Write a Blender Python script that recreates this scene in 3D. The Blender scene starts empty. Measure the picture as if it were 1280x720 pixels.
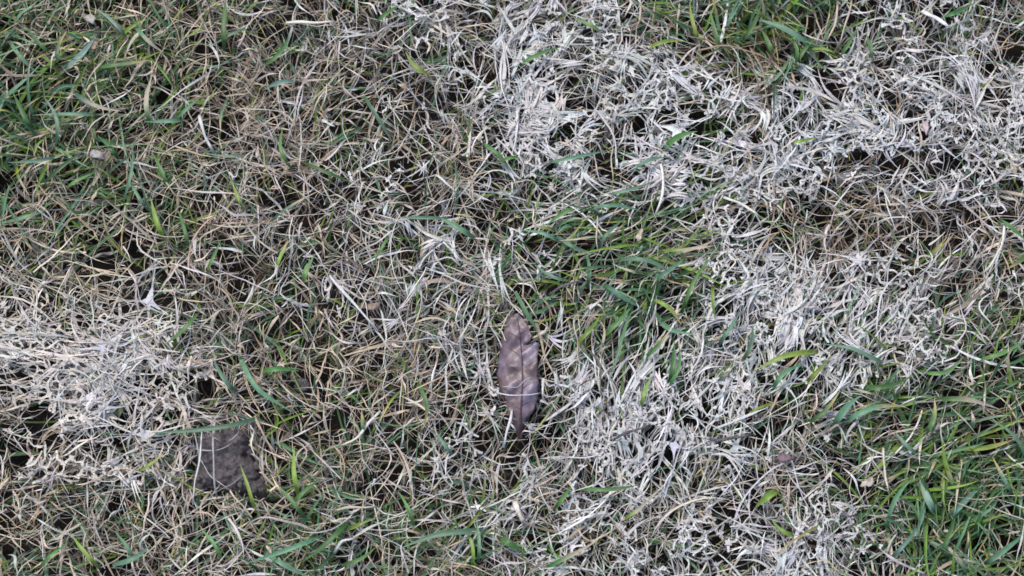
import bpy, bmesh, math, random
import numpy as np
from mathutils import Vector
from mathutils.geometry import delaunay_2d_cdt

R = math.radians
random.seed(7)
rng = np.random.default_rng(7)
sc = bpy.context.scene
C = sc.collection

# ------------------------------------------------------------------ camera
TILT, DIST, LENS = R(13), 1.30, 61.0
cam_d = bpy.data.cameras.new('camera')
cam = bpy.data.objects.new('camera', cam_d); C.objects.link(cam)
cam.location = (0, -DIST * math.sin(TILT), 0.015 + DIST * math.cos(TILT))
cam.rotation_euler = (TILT, 0, 0)
cam_d.lens = LENS; cam_d.sensor_width = 36.0
cam_d.clip_start = 0.02; cam_d.clip_end = 200
cam_d.dof.use_dof = True; cam_d.dof.focus_distance = DIST - 0.005; cam_d.dof.aperture_fstop = 5.6
sc.camera = cam

# ------------------------------------------------------------------ sky, sun, exposure (overcast)
SUN_EL, SUN_AZ = R(58), R(-35)
w = bpy.data.worlds.new('World'); sc.world = w; w.use_nodes = True
nt = w.node_tree
sky = nt.nodes.new('ShaderNodeTexSky'); sky.sky_type = 'NISHITA'; sky.sun_disc = False
sky.sun_elevation = SUN_EL; sky.sun_rotation = SUN_AZ
sky.air_density = 1.0; sky.dust_density = 2.0; sky.ozone_density = 1.0
bg = nt.nodes['Background']; bg.inputs['Strength'].default_value = 0.12
nt.links.new(sky.outputs[0], bg.inputs[0])
sl = bpy.data.lights.new('sun', 'SUN'); sl.energy = 1.5; sl.angle = R(14); sl.color = (1.0, 0.965, 0.91)
sun = bpy.data.objects.new('sun', sl); C.objects.link(sun)
dv = Vector((math.sin(SUN_AZ) * math.cos(SUN_EL), math.cos(SUN_AZ) * math.cos(SUN_EL), math.sin(SUN_EL)))
sun.rotation_euler = dv.to_track_quat('Z', 'Y').to_euler()
sun.location = dv * 5
sc.view_settings.view_transform = 'Standard'; sc.view_settings.look = 'None'
sc.view_settings.exposure = 0.88; sc.view_settings.gamma = 1.0
sc.render.engine = 'CYCLES'
sc.cycles.use_denoising = True
sc.cycles.filter_width = 1.6
sc.cycles.max_bounces = 6; sc.cycles.diffuse_bounces = 2; sc.cycles.transmission_bounces = 3

# ------------------------------------------------------------------ where things lie on the turf
# places are written as positions on a 1280 x 720 plan of the lawn; one unit is about 0.6 mm
CT, ST = math.cos(TILT), math.sin(TILT)
CX, CY, CZ = cam.location
FPX = LENS / 36.0 * 1280
ZREF = 0.015
def plan(px, py, z=ZREF):
    px = np.asarray(px, float); py = np.asarray(py, float)
    a = (px - 640) / FPX; b = (360 - py) / FPX
    dx, dy, dz = a, b * CT + ST, b * ST - CT
    t = (z - CZ) / dz
    return CX + t * dx, CY + t * dy
def unplan(x, y, z=ZREF):
    x = np.asarray(x, float) - CX; y = np.asarray(y, float) - CY; z = z - CZ
    u = x; v = y * CT + z * ST; d = y * ST - z * CT
    return 640 + FPX * u / d, 360 - FPX * v / d
U = DIST / FPX            # metres per plan unit

GRN = np.array([
 [7,6,5,3,2,2,2,2,2,2,3,6,6,3,2,3],
 [8,8,6,3,2,2,2,2,2,2,2,2,1,1,1,1],
 [6,7,6,3,3,3,3,3,2,2,3,2,1,1,1,1],
 [3,4,4,3,3,3,3,4,5,6,5,2,2,1,1,2],
 [1,1,2,2,2,2,3,3,5,7,5,2,1,1,1,3],
 [0,0,1,2,3,3,2,2,3,5,4,3,4,4,4,5],
 [0,0,1,2,3,4,3,2,2,2,2,3,4,6,7,8],
 [1,1,2,3,4,3,3,3,2,2,2,1,2,5,8,9],
 [3,3,3,3,5,4,4,4,3,2,2,1,1,3,8,9]], float)
WHT = np.array([
 [1,0,0,1,2,3,4,6,5,6,5,1,2,5,6,4],
 [1,0,0,1,2,3,3,5,8,7,8,6,7,7,8,7],
 [1,1,1,2,3,3,3,4,6,6,9,8,8,7,6,6],
 [2,2,1,2,2,3,3,3,6,4,5,6,4,4,4,4],
 [4,4,3,2,2,4,4,4,4,3,3,5,7,7,6,4],
 [8,9,6,3,3,3,3,4,4,6,5,8,7,6,6,3],
 [6,8,7,2,1,2,3,5,4,8,7,8,4,3,2,1],
 [3,6,6,3,1,3,4,5,4,5,5,6,6,4,1,0],
 [2,2,3,3,2,3,3,4,4,5,5,6,7,5,1,0]], float)
VN = {}
def vnoise(x, y, cell, seed):
    r = VN.setdefault(seed, None)
    if r is None: r = VN[seed] = np.random.default_rng(seed).random((128, 128))
    gx = np.asarray(x) / cell; gy = np.asarray(y) / cell
    ix = np.floor(gx).astype(int); iy = np.floor(gy).astype(int)
    fx = gx - ix; fy = gy - iy
    fx = fx * fx * (3 - 2 * fx); fy = fy * fy * (3 - 2 * fy)
    g = lambda i, j: r[np.mod(i, 128), np.mod(j, 128)]
    return (g(ix, iy) * (1 - fx) + g(ix + 1, iy) * fx) * (1 - fy) + (g(ix, iy + 1) * (1 - fx) + g(ix + 1, iy + 1) * fx) * fy
def fgrid(G, px, py):
    gx = np.clip((px - 40) / 80, 0, 14.999); gy = np.clip((py - 40) / 80, 0, 7.999)
    ix = gx.astype(int); iy = gy.astype(int); fx = gx - ix; fy = gy - iy
    return (G[iy, ix] * (1 - fx) + G[iy, ix + 1] * fx) * (1 - fy) + (G[iy + 1, ix] * (1 - fx) + G[iy + 1, ix + 1] * fx) * fy
def blob(px, py, cx, cy, rx, ry):
    return np.exp(-((px - cx) / rx) ** 2 - ((py - cy) / ry) ** 2)
TOPG = [(905, 10, 60, 34), (990, 28, 45, 36), (850, 8, 40, 20)]          # tuft along the far edge
def fields(x, y):
    px, py = unplan(x, y)
    g = fgrid(GRN, px, py) / 9; wv = fgrid(WHT, px, py) / 9
    g = g - .10 * blob(px, py, 100, 130, 130, 120)
    n1 = vnoise(px, py, 34, 1) - .5; n2 = vnoise(px, py, 80, 2) - .5; n3 = vnoise(px, py, 26, 3) - .5
    g = g + .38 * n1 * (g + .25) + .12 * n2
    wv = wv + .085 * blob(px, py, 380, 300, 240, 190) - .13 * blob(px, py, 110, 480, 120, 110)
    wv = wv + .95 * n3 * (wv * .8 + .22)
    g = g + .22 * blob(px, py, 775, 330, 95, 75)
    for cx, cy, rx, ry in TOPG:
        b = blob(px, py, cx, cy, rx, ry); g = g + .55 * b; wv = wv * (1 - .9 * b)
    for cx, cy, rx, ry in [(75, 455, 90, 42), (135, 500, 55, 60), (1045, 160, 70, 30), (860, 215, 60, 40), (650, 45, 45, 35),
                           (825, 470, 50, 70), (955, 365, 60, 50), (690, 150, 40, 30), (780, 540, 50, 45), (1080, 430, 40, 50), (880, 540, 55, 30)]:
        wv = wv + .42 * blob(px, py, cx, cy, rx, ry)
    for cx, cy, rx, ry in [(950, 85, 35, 60), (1010, 275, 80, 40), (300, 560, 60, 50), (430, 480, 90, 50), (980, 600, 30, 20)]:
        wv = wv - .4 * blob(px, py, cx, cy, rx, ry)
    return px, py, np.clip(g, 0, 1.2), np.clip(wv, 0, 1.15)
def hmat(x, y):
    px, py = unplan(x, y)
    return .018 + .009 * (vnoise(px, py, 90, 11) - .5) + .009 * (vnoise(px, py, 38, 12) - .5)

# local combing of the strands: x, y, reach x, reach y, angle (deg, anticlockwise from +x), strength
COMB = [(60, 450, 110, 45, -17, .85), (60, 560, 90, 90, 20, .4), (780, 500, 60, 90, 78, .7), (985, 400, 60, 90, 66, .7),
        (870, 205, 70, 60, 20, .6), (850, 290, 120, 50, 22, .5), (1100, 400, 60, 60, 62, .5), (905, 495, 60, 60, 62, .6),
        (1230, 560, 120, 100, 48, .45), (1120, 520, 90, 40, 22, .6), (720, 60, 100, 40, 25, .4), (660, 60, 50, 60, 60, .4),
        (930, 70, 45, 30, -30, .6), (960, 130, 20, 70, 92, .7), (800, 410, 70, 50, 48, .6), (700, 290, 80, 40, 12, .4), (110, 120, 140, 120, 40, .25),
        (1180, 380, 100, 60, 35, .4), (1030, 30, 20, 40, 85, .4), (650, 480, 200, 200, 60, .15)]
def comb(px, py, th):
    """pull free directions th towards the local lie of the strands"""
    cx = np.cos(2 * th); cy = np.sin(2 * th)
    for x0, y0, rx, ry, a, s in COMB:
        b = s * 1.7 * blob(px, py, x0, y0, rx, ry)
        cx = cx + b * math.cos(2 * R(a)); cy = cy + b * math.sin(2 * R(a))
    t2 = np.arctan2(cy, cx) / 2
    flip = np.cos(t2 - th) < 0
    return t2 + math.pi * flip

LEAF = [(215,92),(240,84),(265,92),(290,122),(306,150),(320,188),(308,214),(276,236),(302,232),(340,218),(356,226),(350,262),(346,322),
        (352,400),(350,480),(330,540),(302,574),(284,612),(278,676),(262,694),(246,642),(226,590),(208,540),(194,474),(172,440),(154,372),
        (158,330),(168,270),(180,200),(198,130)]
LEAF = np.array([(580 + x / 3.79, 370 + y / 3.79) for x, y in LEAF])
SOIL = np.array([(241,541),(262,530),(300,527),(314,536),(317,556),(322,574),(330,592),(340,608),(346,626),(336,634),(322,626),
                 (302,622),(272,618),(246,622),(234,604),(243,578),(239,558)], float)
def inside(poly, px, py):
    c = np.zeros(np.shape(px), bool); n = len(poly)
    for i in range(n):
        x1, y1 = poly[i]; x2, y2 = poly[i - 1]
        k = ((y1 > py) != (y2 > py)) & (px < (x2 - x1) * (py - y1) / ((y2 - y1) + 1e-12) + x1)
        c ^= k
    return c
def shrink(poly, f):
    c = poly.mean(0); return c + (poly - c) * f
HOLES = [(440,241,8,6),(1190,205,15,6),(1082,196,7,6),(1067,192,6,6),(1108,207,9,6),(1240,120,11,8),(1235,88,7,6),(945,592,10,6),(600,551,9,6),
         (405,531,9,6),(335,408,10,9),(383,432,6,7),(450,112,9,8),(1025,270,9,9),(1258,272,10,8),(1180,375,12,8),(945,552,16,9),(812,540,8,5),
         (380,480,16,14),(25,575,14,9),(40,530,12,7),(1168,470,7,7),(258,486,12,9),(585,105,8,8),(420,160,9,7),(370,70,7,7),(715,130,11,8),
         (735,130,9,6),(925,205,8,6),(1036,106,10,5),(1043,155,6,6),(690,122,9,5),(800,157,9,6),(1120,125,6,6),(1010,265,8,7),(640,545,8,6),
         (160,300,15,9),(130,330,14,8),(100,315,10,9),(290,360,8,6),(60,390,7,6),(445,395,10,9),(350,640,12,9),(20,470,8,6),(48,512,13,8),
         (1248,505,10,8),(1270,690,9,9),(10,690,9,9),(928,705,9,7),(1235,560,8,6),(1265,235,9,7),(200,120,8,8),(15,70,6,6),(40,150,9,6),(530,60,6,6),
         (1010,25,8,8),(935,25,6,9),(1128,205,8,5),(615,545,7,6),(505,585,8,6),(575,560,8,6),(560,120,8,6),(515,70,7,7)]
def hole_mask(px, py, grow=1.0):
    m = np.zeros(np.shape(px), bool)
    for cx, cy, rx, ry in HOLES:
        m |= ((px - cx) / (rx * grow)) ** 2 + ((py - cy) / (ry * grow)) ** 2 < 1
    return m

# ------------------------------------------------------------------ helpers
def tag(o, label=None, cat=None, group=None, kind=None):
    if label: o['label'] = label
    if cat: o['category'] = cat
    if group: o['group'] = group
    if kind: o['kind'] = kind
    return o
def mesh_np(name, V, F, col, mat, smooth=True, parent=None):
    """V (n,3), F (m,k) of one size, col (n,3) surface colour of each blade"""
    me = bpy.data.meshes.new(name)
    V = np.ascontiguousarray(V, np.float32); F = np.ascontiguousarray(F, np.int32)
    m, k = F.shape
    me.vertices.add(len(V)); me.vertices.foreach_set('co', V.ravel())
    me.loops.add(m * k); me.loops.foreach_set('vertex_index', F.ravel())
    me.polygons.add(m); me.polygons.foreach_set('loop_start', np.arange(0, m * k, k, dtype=np.int32))
    me.update(calc_edges=True)
    if smooth: me.polygons.foreach_set('use_smooth', np.ones(m, bool))
    if col is not None:
        a = me.color_attributes.new('col', 'FLOAT_COLOR', 'POINT')
        a.data.foreach_set('color', np.c_[col, np.ones(len(col))].astype(np.float32).ravel())
    me.materials.append(mat)
    o = bpy.data.objects.new(name, me); C.objects.link(o)
    if parent: o.parent = parent
    return o

def new_mat(name):
    m = bpy.data.materials.new(name); m.use_nodes = True
    n = m.node_tree.nodes; l = m.node_tree.links
    return m, n, l, n['Principled BSDF'], n['Material Output']
def blade_mat(name, rough, spec, transl, nscale, namt, bump=0.0, stripe=0.0):
    m, n, l, p, out = new_mat(name)
    at = n.new('ShaderNodeAttribute'); at.attribute_name = 'col'
    tc = n.new('ShaderNodeTexCoord')
    no = n.new('ShaderNodeTexNoise'); no.inputs['Scale'].default_value = nscale; no.inputs['Detail'].default_value = 4
    l.new(tc.outputs['Object'], no.inputs['Vector'])
    mr = n.new('ShaderNodeMapRange'); mr.inputs[1].default_value = .3; mr.inputs[2].default_value = .7
    mr.inputs[3].default_value = 1 - namt; mr.inputs[4].default_value = 1 + namt
    l.new(no.outputs['Fac'], mr.inputs[0])
    mx = n.new('ShaderNodeVectorMath'); mx.operation = 'SCALE'
    l.new(at.outputs['Color'], mx.inputs[0]); l.new(mr.outputs[0], mx.inputs['Scale'])
    l.new(mx.outputs[0], p.inputs['Base Color'])
    p.inputs['Roughness'].default_value = rough; p.inputs['Specular IOR Level'].default_value = spec
    if bump:
        b = n.new('ShaderNodeBump'); b.inputs['Strength'].default_value = bump; b.inputs['Distance'].default_value = .0006
        l.new(no.outputs['Fac'], b.inputs['Height']); l.new(b.outputs[0], p.inputs['Normal'])
    if transl:
        t = n.new('ShaderNodeBsdfTranslucent'); l.new(mx.outputs[0], t.inputs['Color'])
        ms = n.new('ShaderNodeMixShader'); ms.inputs[0].default_value = transl
        l.new(p.outputs[0], ms.inputs[1]); l.new(t.outputs[0], ms.inputs[2]); l.new(ms.outputs[0], out.inputs['Surface'])
    return m
M_DEAD = blade_mat('dead_straw', .75, .25, .10, 420, .18)
M_WHITE = blade_mat('mould_bleached', .9, .12, .08, 700, .16, bump=.5)
M_GREEN = blade_mat('living_grass', .48, .42, .18, 260, .16)
def soil_mat(name, c1, c2, scale):
    m, n, l, p, out = new_mat(name)
    tc = n.new('ShaderNodeTexCoord')
    no = n.new('ShaderNodeTexNoise'); no.inputs['Scale'].default_value = scale; no.inputs['Detail'].default_value = 8; no.inputs['Roughness'].default_value = .7
    l.new(tc.outputs['Object'], no.inputs['Vector'])
    cr = n.new('ShaderNodeValToRGB'); cr.color_ramp.elements[0].position = .35; cr.color_ramp.elements[1].position = .68
    cr.color_ramp.elements[0].color = (*c1, 1); cr.color_ramp.elements[1].color = (*c2, 1)
    l.new(no.outputs['Fac'], cr.inputs[0]); l.new(cr.outputs[0], p.inputs['Base Color'])
    b = n.new('ShaderNodeBump'); b.inputs['Strength'].default_value = .9; b.inputs['Distance'].default_value = .003
    l.new(no.outputs['Fac'], b.inputs['Height']); l.new(b.outputs[0], p.inputs['Normal'])
    p.inputs['Roughness'].default_value = .92; p.inputs['Specular IOR Level'].default_value = .2
    return m
M_GROUND = soil_mat('dark_topsoil', (.007, .006, .005), (.026, .020, .016), 160)
M_MOUND = soil_mat('grey_crumbly_soil', (.075, .064, .066), (.20, .175, .175), 420)

# ------------------------------------------------------------------ ribbons
def ribbons(px0, py0, L, th0, width, z0, z1, arch, curl, kink, nseg, tw, taper, r, wide=1, fold=0.0, centre=False, creased=.45):
    """returns centre points P (n,s,3) and the ribbon vertices (n,s,wide+1,3); all arrays in metres"""
    n = len(px0); s = nseg + 1
    t = np.linspace(0, 1, s)[None, :]
    ph = r.random((n, 1)) * 6.283; f = 1.0 + 2.2 * r.random((n, 1))
    th = th0[:, None] + curl[:, None] * (t - .5) + kink[:, None] * np.sin(ph + f * 6.283 * t)
    bt = r.uniform(.2, .8, (n, 1)); ba = r.normal(0, .75, (n, 1)) * (r.random((n, 1)) < creased)
    th = th + ba * np.clip((t - bt) * 7, -.5, .5)
    st = (L / nseg)[:, None]
    mid = (th[:, 1:] + th[:, :-1]) / 2
    x = np.concatenate([np.zeros((n, 1)), np.cumsum(np.cos(mid) * st, 1)], 1)
    y = np.concatenate([np.zeros((n, 1)), np.cumsum(np.sin(mid) * st, 1)], 1)
    if centre:
        x = x - x[:, nseg // 2:nseg // 2 + 1]; y = y - y[:, nseg // 2:nseg // 2 + 1]
    x = x + px0[:, None]; y = y + py0[:, None]
    z = z0[:, None] * (1 - t) + z1[:, None] * t + arch[:, None] * np.sin(math.pi * t) + .0009 * np.sin(ph * 3 + 11 * t)
    z = tuck(x, y, z, r)
    P = np.stack([x, y, z], -1)
    return P, ribbon_skin(P, width, tw, taper, r, wide, fold)
def tuck(x, y, z, r):
    """strands pass under the fallen leaf, and few stay above the bare soil"""
    px, py = unplan(x, y, z)
    n = len(x)
    il = inside(LEAF, px, py) & ~((r.random((n, 1)) < .5) & ~inside(shrink(LEAF, .80), px, py)) & ~((r.random((n, 1)) < .5) & (py > 532))
    isl = inside(SOIL, px, py) & ~((r.random((n, 1)) < .06) | ((r.random((n, 1)) < .55) & ~inside(shrink(SOIL, .80), px, py)))
    z = np.where(il, np.minimum(z, .004), z)
    return np.where(isl, np.minimum(z, -.006), z)
def ribbon_skin(P, width, tw, taper, r, wide=1, fold=0.0):
    n, s, _ = P.shape
    t = np.linspace(0, 1, s)[None, :]
    T = np.gradient(P, axis=1); T /= np.linalg.norm(T, axis=-1, keepdims=True) + 1e-9
    up = np.zeros_like(T); up[..., 2] = 1
    S = np.cross(T, up); S /= np.linalg.norm(S, axis=-1, keepdims=True) + 1e-6
    N = np.cross(S, T)
    a = (r.random((n, 1)) - .5) * 1.6 * tw[:, None] + tw[:, None] * np.sin(r.random((n, 1)) * 6.28 + 5 * t * (r.random((n, 1)) + .3))
    D = S * np.cos(a)[..., None] + N * np.sin(a)[..., None]
    Q = N * np.cos(a)[..., None] - S * np.sin(a)[..., None]
    if taper == 'blade':
        pr = np.minimum(1, (1 - t) * 2.2 + .03) ** .85 * np.minimum(1, .8 + t * 1.2)
    elif taper == 'strand':
        pr = np.minimum(1, (1 - t) * 1.7 + .12) * np.minimum(1, t * 5 + .6)
        pr = pr * (1.1 + .3 * np.sin(r.random((n, 1)) * 6.28 + t * (4 + 8 * r.random((n, 1)))))
    else:
        pr = np.minimum(1, (1 - t) * 6 + .6) * np.ones((n, 1))
    hw = (width[:, None] * pr / 2)[..., None]
    if wide == 1:
        return np.stack([P - D * hw, P + D * hw], 2)
    return np.stack([P - D * hw, P - Q * hw * fold * 2, P + D * hw], 2)
def ribbon_mesh(V):
    n, s, k, _ = V.shape
    idx = np.arange(n * s * k).reshape(n, s, k)
    q = []
    for j in range(k - 1):
        q.append(np.stack([idx[:, :-1, j], idx[:, :-1, j + 1], idx[:, 1:, j + 1], idx[:, 1:, j]], -1).reshape(-1, 4))
    return V.reshape(-1, 3), np.concatenate(q)
def spread(c, s, k):
    return np.repeat(np.repeat(c[:, None, None, :], s, 1), k, 2).reshape(-1, 3) if c.ndim == 2 else np.repeat(c[:, :, None, :], k, 2).reshape(-1, 3)

def pick(r, n, pal, jit=.12):
    pal = np.array(pal); c = pal[r.integers(0, len(pal), n)]
    return c * (1 + jit * (r.random((n, 1)) * 2 - 1)) * (1 + .05 * (r.random((n, 3)) * 2 - 1))
TAN = [(.46,.365,.255),(.53,.435,.325),(.43,.355,.27),(.58,.485,.375),(.38,.29,.195),(.50,.43,.35),(.48,.42,.36)]
GREY = [(.47,.44,.41),(.54,.515,.485),(.41,.39,.37),(.50,.46,.41),(.59,.56,.53)]
PALE = [(.60,.588,.565),(.55,.542,.53),(.66,.65,.63),(.51,.51,.51),(.61,.575,.515)]
BROWN = [(.16,.115,.075),(.21,.155,.10),(.13,.10,.075),(.24,.18,.125)]
BLUEG = [(.085,.185,.085),(.105,.215,.115),(.075,.165,.070),(.15,.245,.15)]
DEEPG = [(.045,.105,.028),(.06,.13,.035),(.05,.12,.045)]
BRIGHT = [(.15,.24,.035),(.19,.28,.05),(.12,.22,.03)]

# the stretch of lawn that is built strand by strand
XA, XB, YA, YB = -.56, .56, -.40, .44

def pit(px, py):
    """small ragged gaps all over the mat"""
    wx = px + 14 * (vnoise(px, py, 20, 91) - .5); wy = py + 14 * (vnoise(px, py, 20, 92) - .5)
    return (vnoise(wx, wy * 1.1, 12.5, 93) * .86 + vnoise(wx, wy, 44, 94) * .14 < .36)
def keep_off(P, r, over_leaf=.0, over_soil=.05):
    """strands do not run over the fallen leaf and only a few over the bare soil"""
    px, py = unplan(P[..., 0], P[..., 1], P[..., 2])
    n = len(P)
    ok = np.ones(n, bool)
    if over_leaf < 0:
        ok = ~(inside(shrink(LEAF, 1.02), px, py).any(1) | inside(SOIL, px, py).any(1))
    hm = hole_mask(px, py, .8).any(1)
    ok &= ~(hm & (r.random(n) > .22))
    return ok & ~(pit(px, py).mean(1) > r.uniform(.22, .95, n))

def grow_dead(n, r, kind):
    """kind: thatch (lowest), dead (tan and grey), bleached (white)"""
    # half of them leave shared crowns
    nt_ = n // 11
    cx = r.uniform(XA, XB, nt_); cy = r.uniform(YA, YB, nt_); ca = r.random(nt_) * 6.283
    pick_t = r.integers(0, nt_, n); tuft = r.random(n) < .55
    x = np.where(tuft, cx[pick_t] + r.normal(0, .0025, n), r.uniform(XA, XB, n))
    y = np.where(tuft, cy[pick_t] + r.normal(0, .0025, n), r.uniform(YA, YB, n))
    th = np.where(tuft, ca[pick_t] + r.normal(0, 1.0, n), r.random(n) * 6.283)
    px, py, g, wv = fields(x, y)
    th = comb(px, py, th)
    u = r.random(n)
    if kind == 'dead': keep = u < np.clip(1.0 - .75 * np.clip(g - .32, 0, 1) - .2 * wv, .2, 1)
    elif kind == 'bleached': keep = u < np.clip(wv * .95 - .14, 0.0, 1) * np.clip(1.2 - g, .15, 1)
    else: keep = u < 1.1
    x, y, th, tuft, px, py, g, wv = [a[keep] for a in (x, y, th, tuft, px, py, g, wv)]
    n = len(x)
    H = hmat(x, y)
    if kind == 'thatch':
        L = r.uniform(.012, .04, n); W = r.uniform(.0007, .0016, n)
        z0 = r.uniform(-.031, -.012, n); z1 = r.uniform(-.031, -.008, n); arch = r.uniform(0, .002, n)
        curl = r.normal(0, 1.2, n); kink = r.normal(0, .25, n)
        col = pick(r, n, BROWN + [(.26,.22,.17)], .3)
    elif kind == 'dead':
        L = r.gamma(4.2, .0070, n).clip(.012, .075); W = r.gamma(6, .000145, n).clip(.0005, .0022)
        lev = r.random(n) ** .6
        z0 = H * np.where(tuft, -.5, .1 + .9 * lev); z1 = H * (.3 + .85 * lev); arch = r.uniform(.001, .0055, n)
        curl = r.normal(0, .75, n); kink = r.normal(0, .15, n)
        col = pick(r, n, TAN, .2)
        gm = np.clip(r.random(n) * .9 + (wv - .35) * .8 + .22 * (px - 560) / 800, 0, 1)[:, None] > .47
        col = np.where(gm, pick(r, n, GREY, .18), col)
        col = np.where((r.random(n) < .06)[:, None], pick(r, n, BROWN, .2), col)
        br = blob(px, py, 905, 58, 75, 18) + blob(px, py, 955, 105, 26, 60) + .55 * blob(px, py, 1010, 275, 90, 40) + .5 * blob(px, py, 30, 590, 60, 50) + .35 * blob(px, py, 1160, 330, 120, 50)
        col = np.where((r.random(n) < br * .85)[:, None], pick(r, n, [(.30,.205,.125),(.24,.16,.10),(.38,.28,.18),(.20,.15,.11)], .2), col)
    else:
        L = r.gamma(4, .0082, n).clip(.012, .08); W = r.gamma(5, .000185, n).clip(.0005, .0026) * (.65 + .5 * wv)
        lev = r.random(n) ** .6
        z0 = H * (.25 + .7 * lev) + .001; z1 = H * (.5 + .65 * lev) + .001; arch = r.uniform(.0005, .0045, n)
        curl = r.normal(0, .6, n); kink = r.normal(0, .13, n)
        col = pick(r, n, PALE, .1)
        mixg = (r.random(n) > wv * .62 + .12)[:, None]
        col = np.where(mixg, pick(r, n, GREY, .15), col)
        warm = np.clip((560 - px) / 400, 0, 1)[:, None]
        col = col * (1 + warm * np.array([.02, -.035, -.11]))
    nseg = 6 if kind == 'thatch' else 9
    P, V = ribbons(x, y, L, th, W, z0, z1, arch, curl, kink, nseg, np.full(n, .9 if kind != 'bleached' else .45), 'strand', r, centre=False)
    ok = keep_off(P, r) if kind != 'thatch' else np.ones(n, bool)
    V = V[ok]; col = col[ok]
    # colour drifts a little along each strand
    s = V.shape[1]; m = len(V)
    c = np.repeat(col[:, None, :], s, 1)
    drift = (r.random((m, 1, 1)) - .5) * .35 * np.linspace(-1, 1, s)[None, :, None]
    c = c * (1 + drift)
    VV, F = ribbon_mesh(V)
    return VV, F, spread(c, s, 2)

def grow_green(n, r):
    nt_ = n // 7
    cx = r.uniform(XA, XB, nt_); cy = r.uniform(YA, YB, nt_); ca = r.random(nt_) * 6.283
    pt = r.integers(0, nt_, n); tuft = r.random(n) < .6
    x = np.where(tuft, cx[pt] + r.normal(0, .004, n), r.uniform(XA, XB, n))
    y = np.where(tuft, cy[pt] + r.normal(0, .004, n), r.uniform(YA, YB, n))
    th = np.where(tuft, ca[pt] + r.normal(0, .9, n), r.random(n) * 6.283)
    px, py, g, wv = fields(x, y); th = comb(px, py, th)
    k = r.random(n) < np.clip(g * np.where(g < .42, .82, 1.0) + .02, 0.10, 1)
    x, y, th, px, py, g, wv = [a[k] for a in (x, y, th, px, py, g, wv)]
    n = len(x); H = hmat(x, y)
    lush = np.clip((g - .3) / .5, 0, 1)
    L = r.gamma(6, .0066, n).clip(.014, .085) * (.8 + .35 * lush)
    W = r.gamma(9, .00019, n).clip(.0008, .0036) * (.85 + .3 * lush)
    top = H * (.7 + .65 * r.random(n)) + lush * r.uniform(0, .012, n)
    z0 = r.uniform(-.02, .006, n); z1 = top; arch = r.uniform(.001, .008, n) * (.5 + lush)
    P, V = ribbons(x, y, L, th, W, z0, z1, arch, r.normal(0, .5, n), r.normal(0, .05, n), 8, np.full(n, .4), 'blade', r, wide=2, fold=.25, creased=.2)
    ok = keep_off(P, r, 0, .02)
    V = V[ok]; px = px[ok]; lush = lush[ok]; n = len(V)
    q = r.random(n)[:, None]
    col = np.where(q < .50, pick(r, n, BLUEG, .2), np.where(q < .70, pick(r, n, DEEPG, .2), pick(r, n, BRIGHT, .2)))
    s = V.shape[1]; t = np.linspace(0, 1, s)[None, :, None]
    tipc = pick(r, n, TAN[:4] + [(.45,.36,.10)], .15)[:, None, :]
    tip = np.clip((t - r.uniform(.45, .95, n)[:, None, None]) * 5, 0, 1) * (r.random(n) < .5)[:, None, None]
    c = col[:, None, :] * (1 - tip) + tipc * tip
    c = c * (1 - .0 * t)
    VV, F = ribbon_mesh(V)
    return VV, F, spread(c, s, 3)

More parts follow.
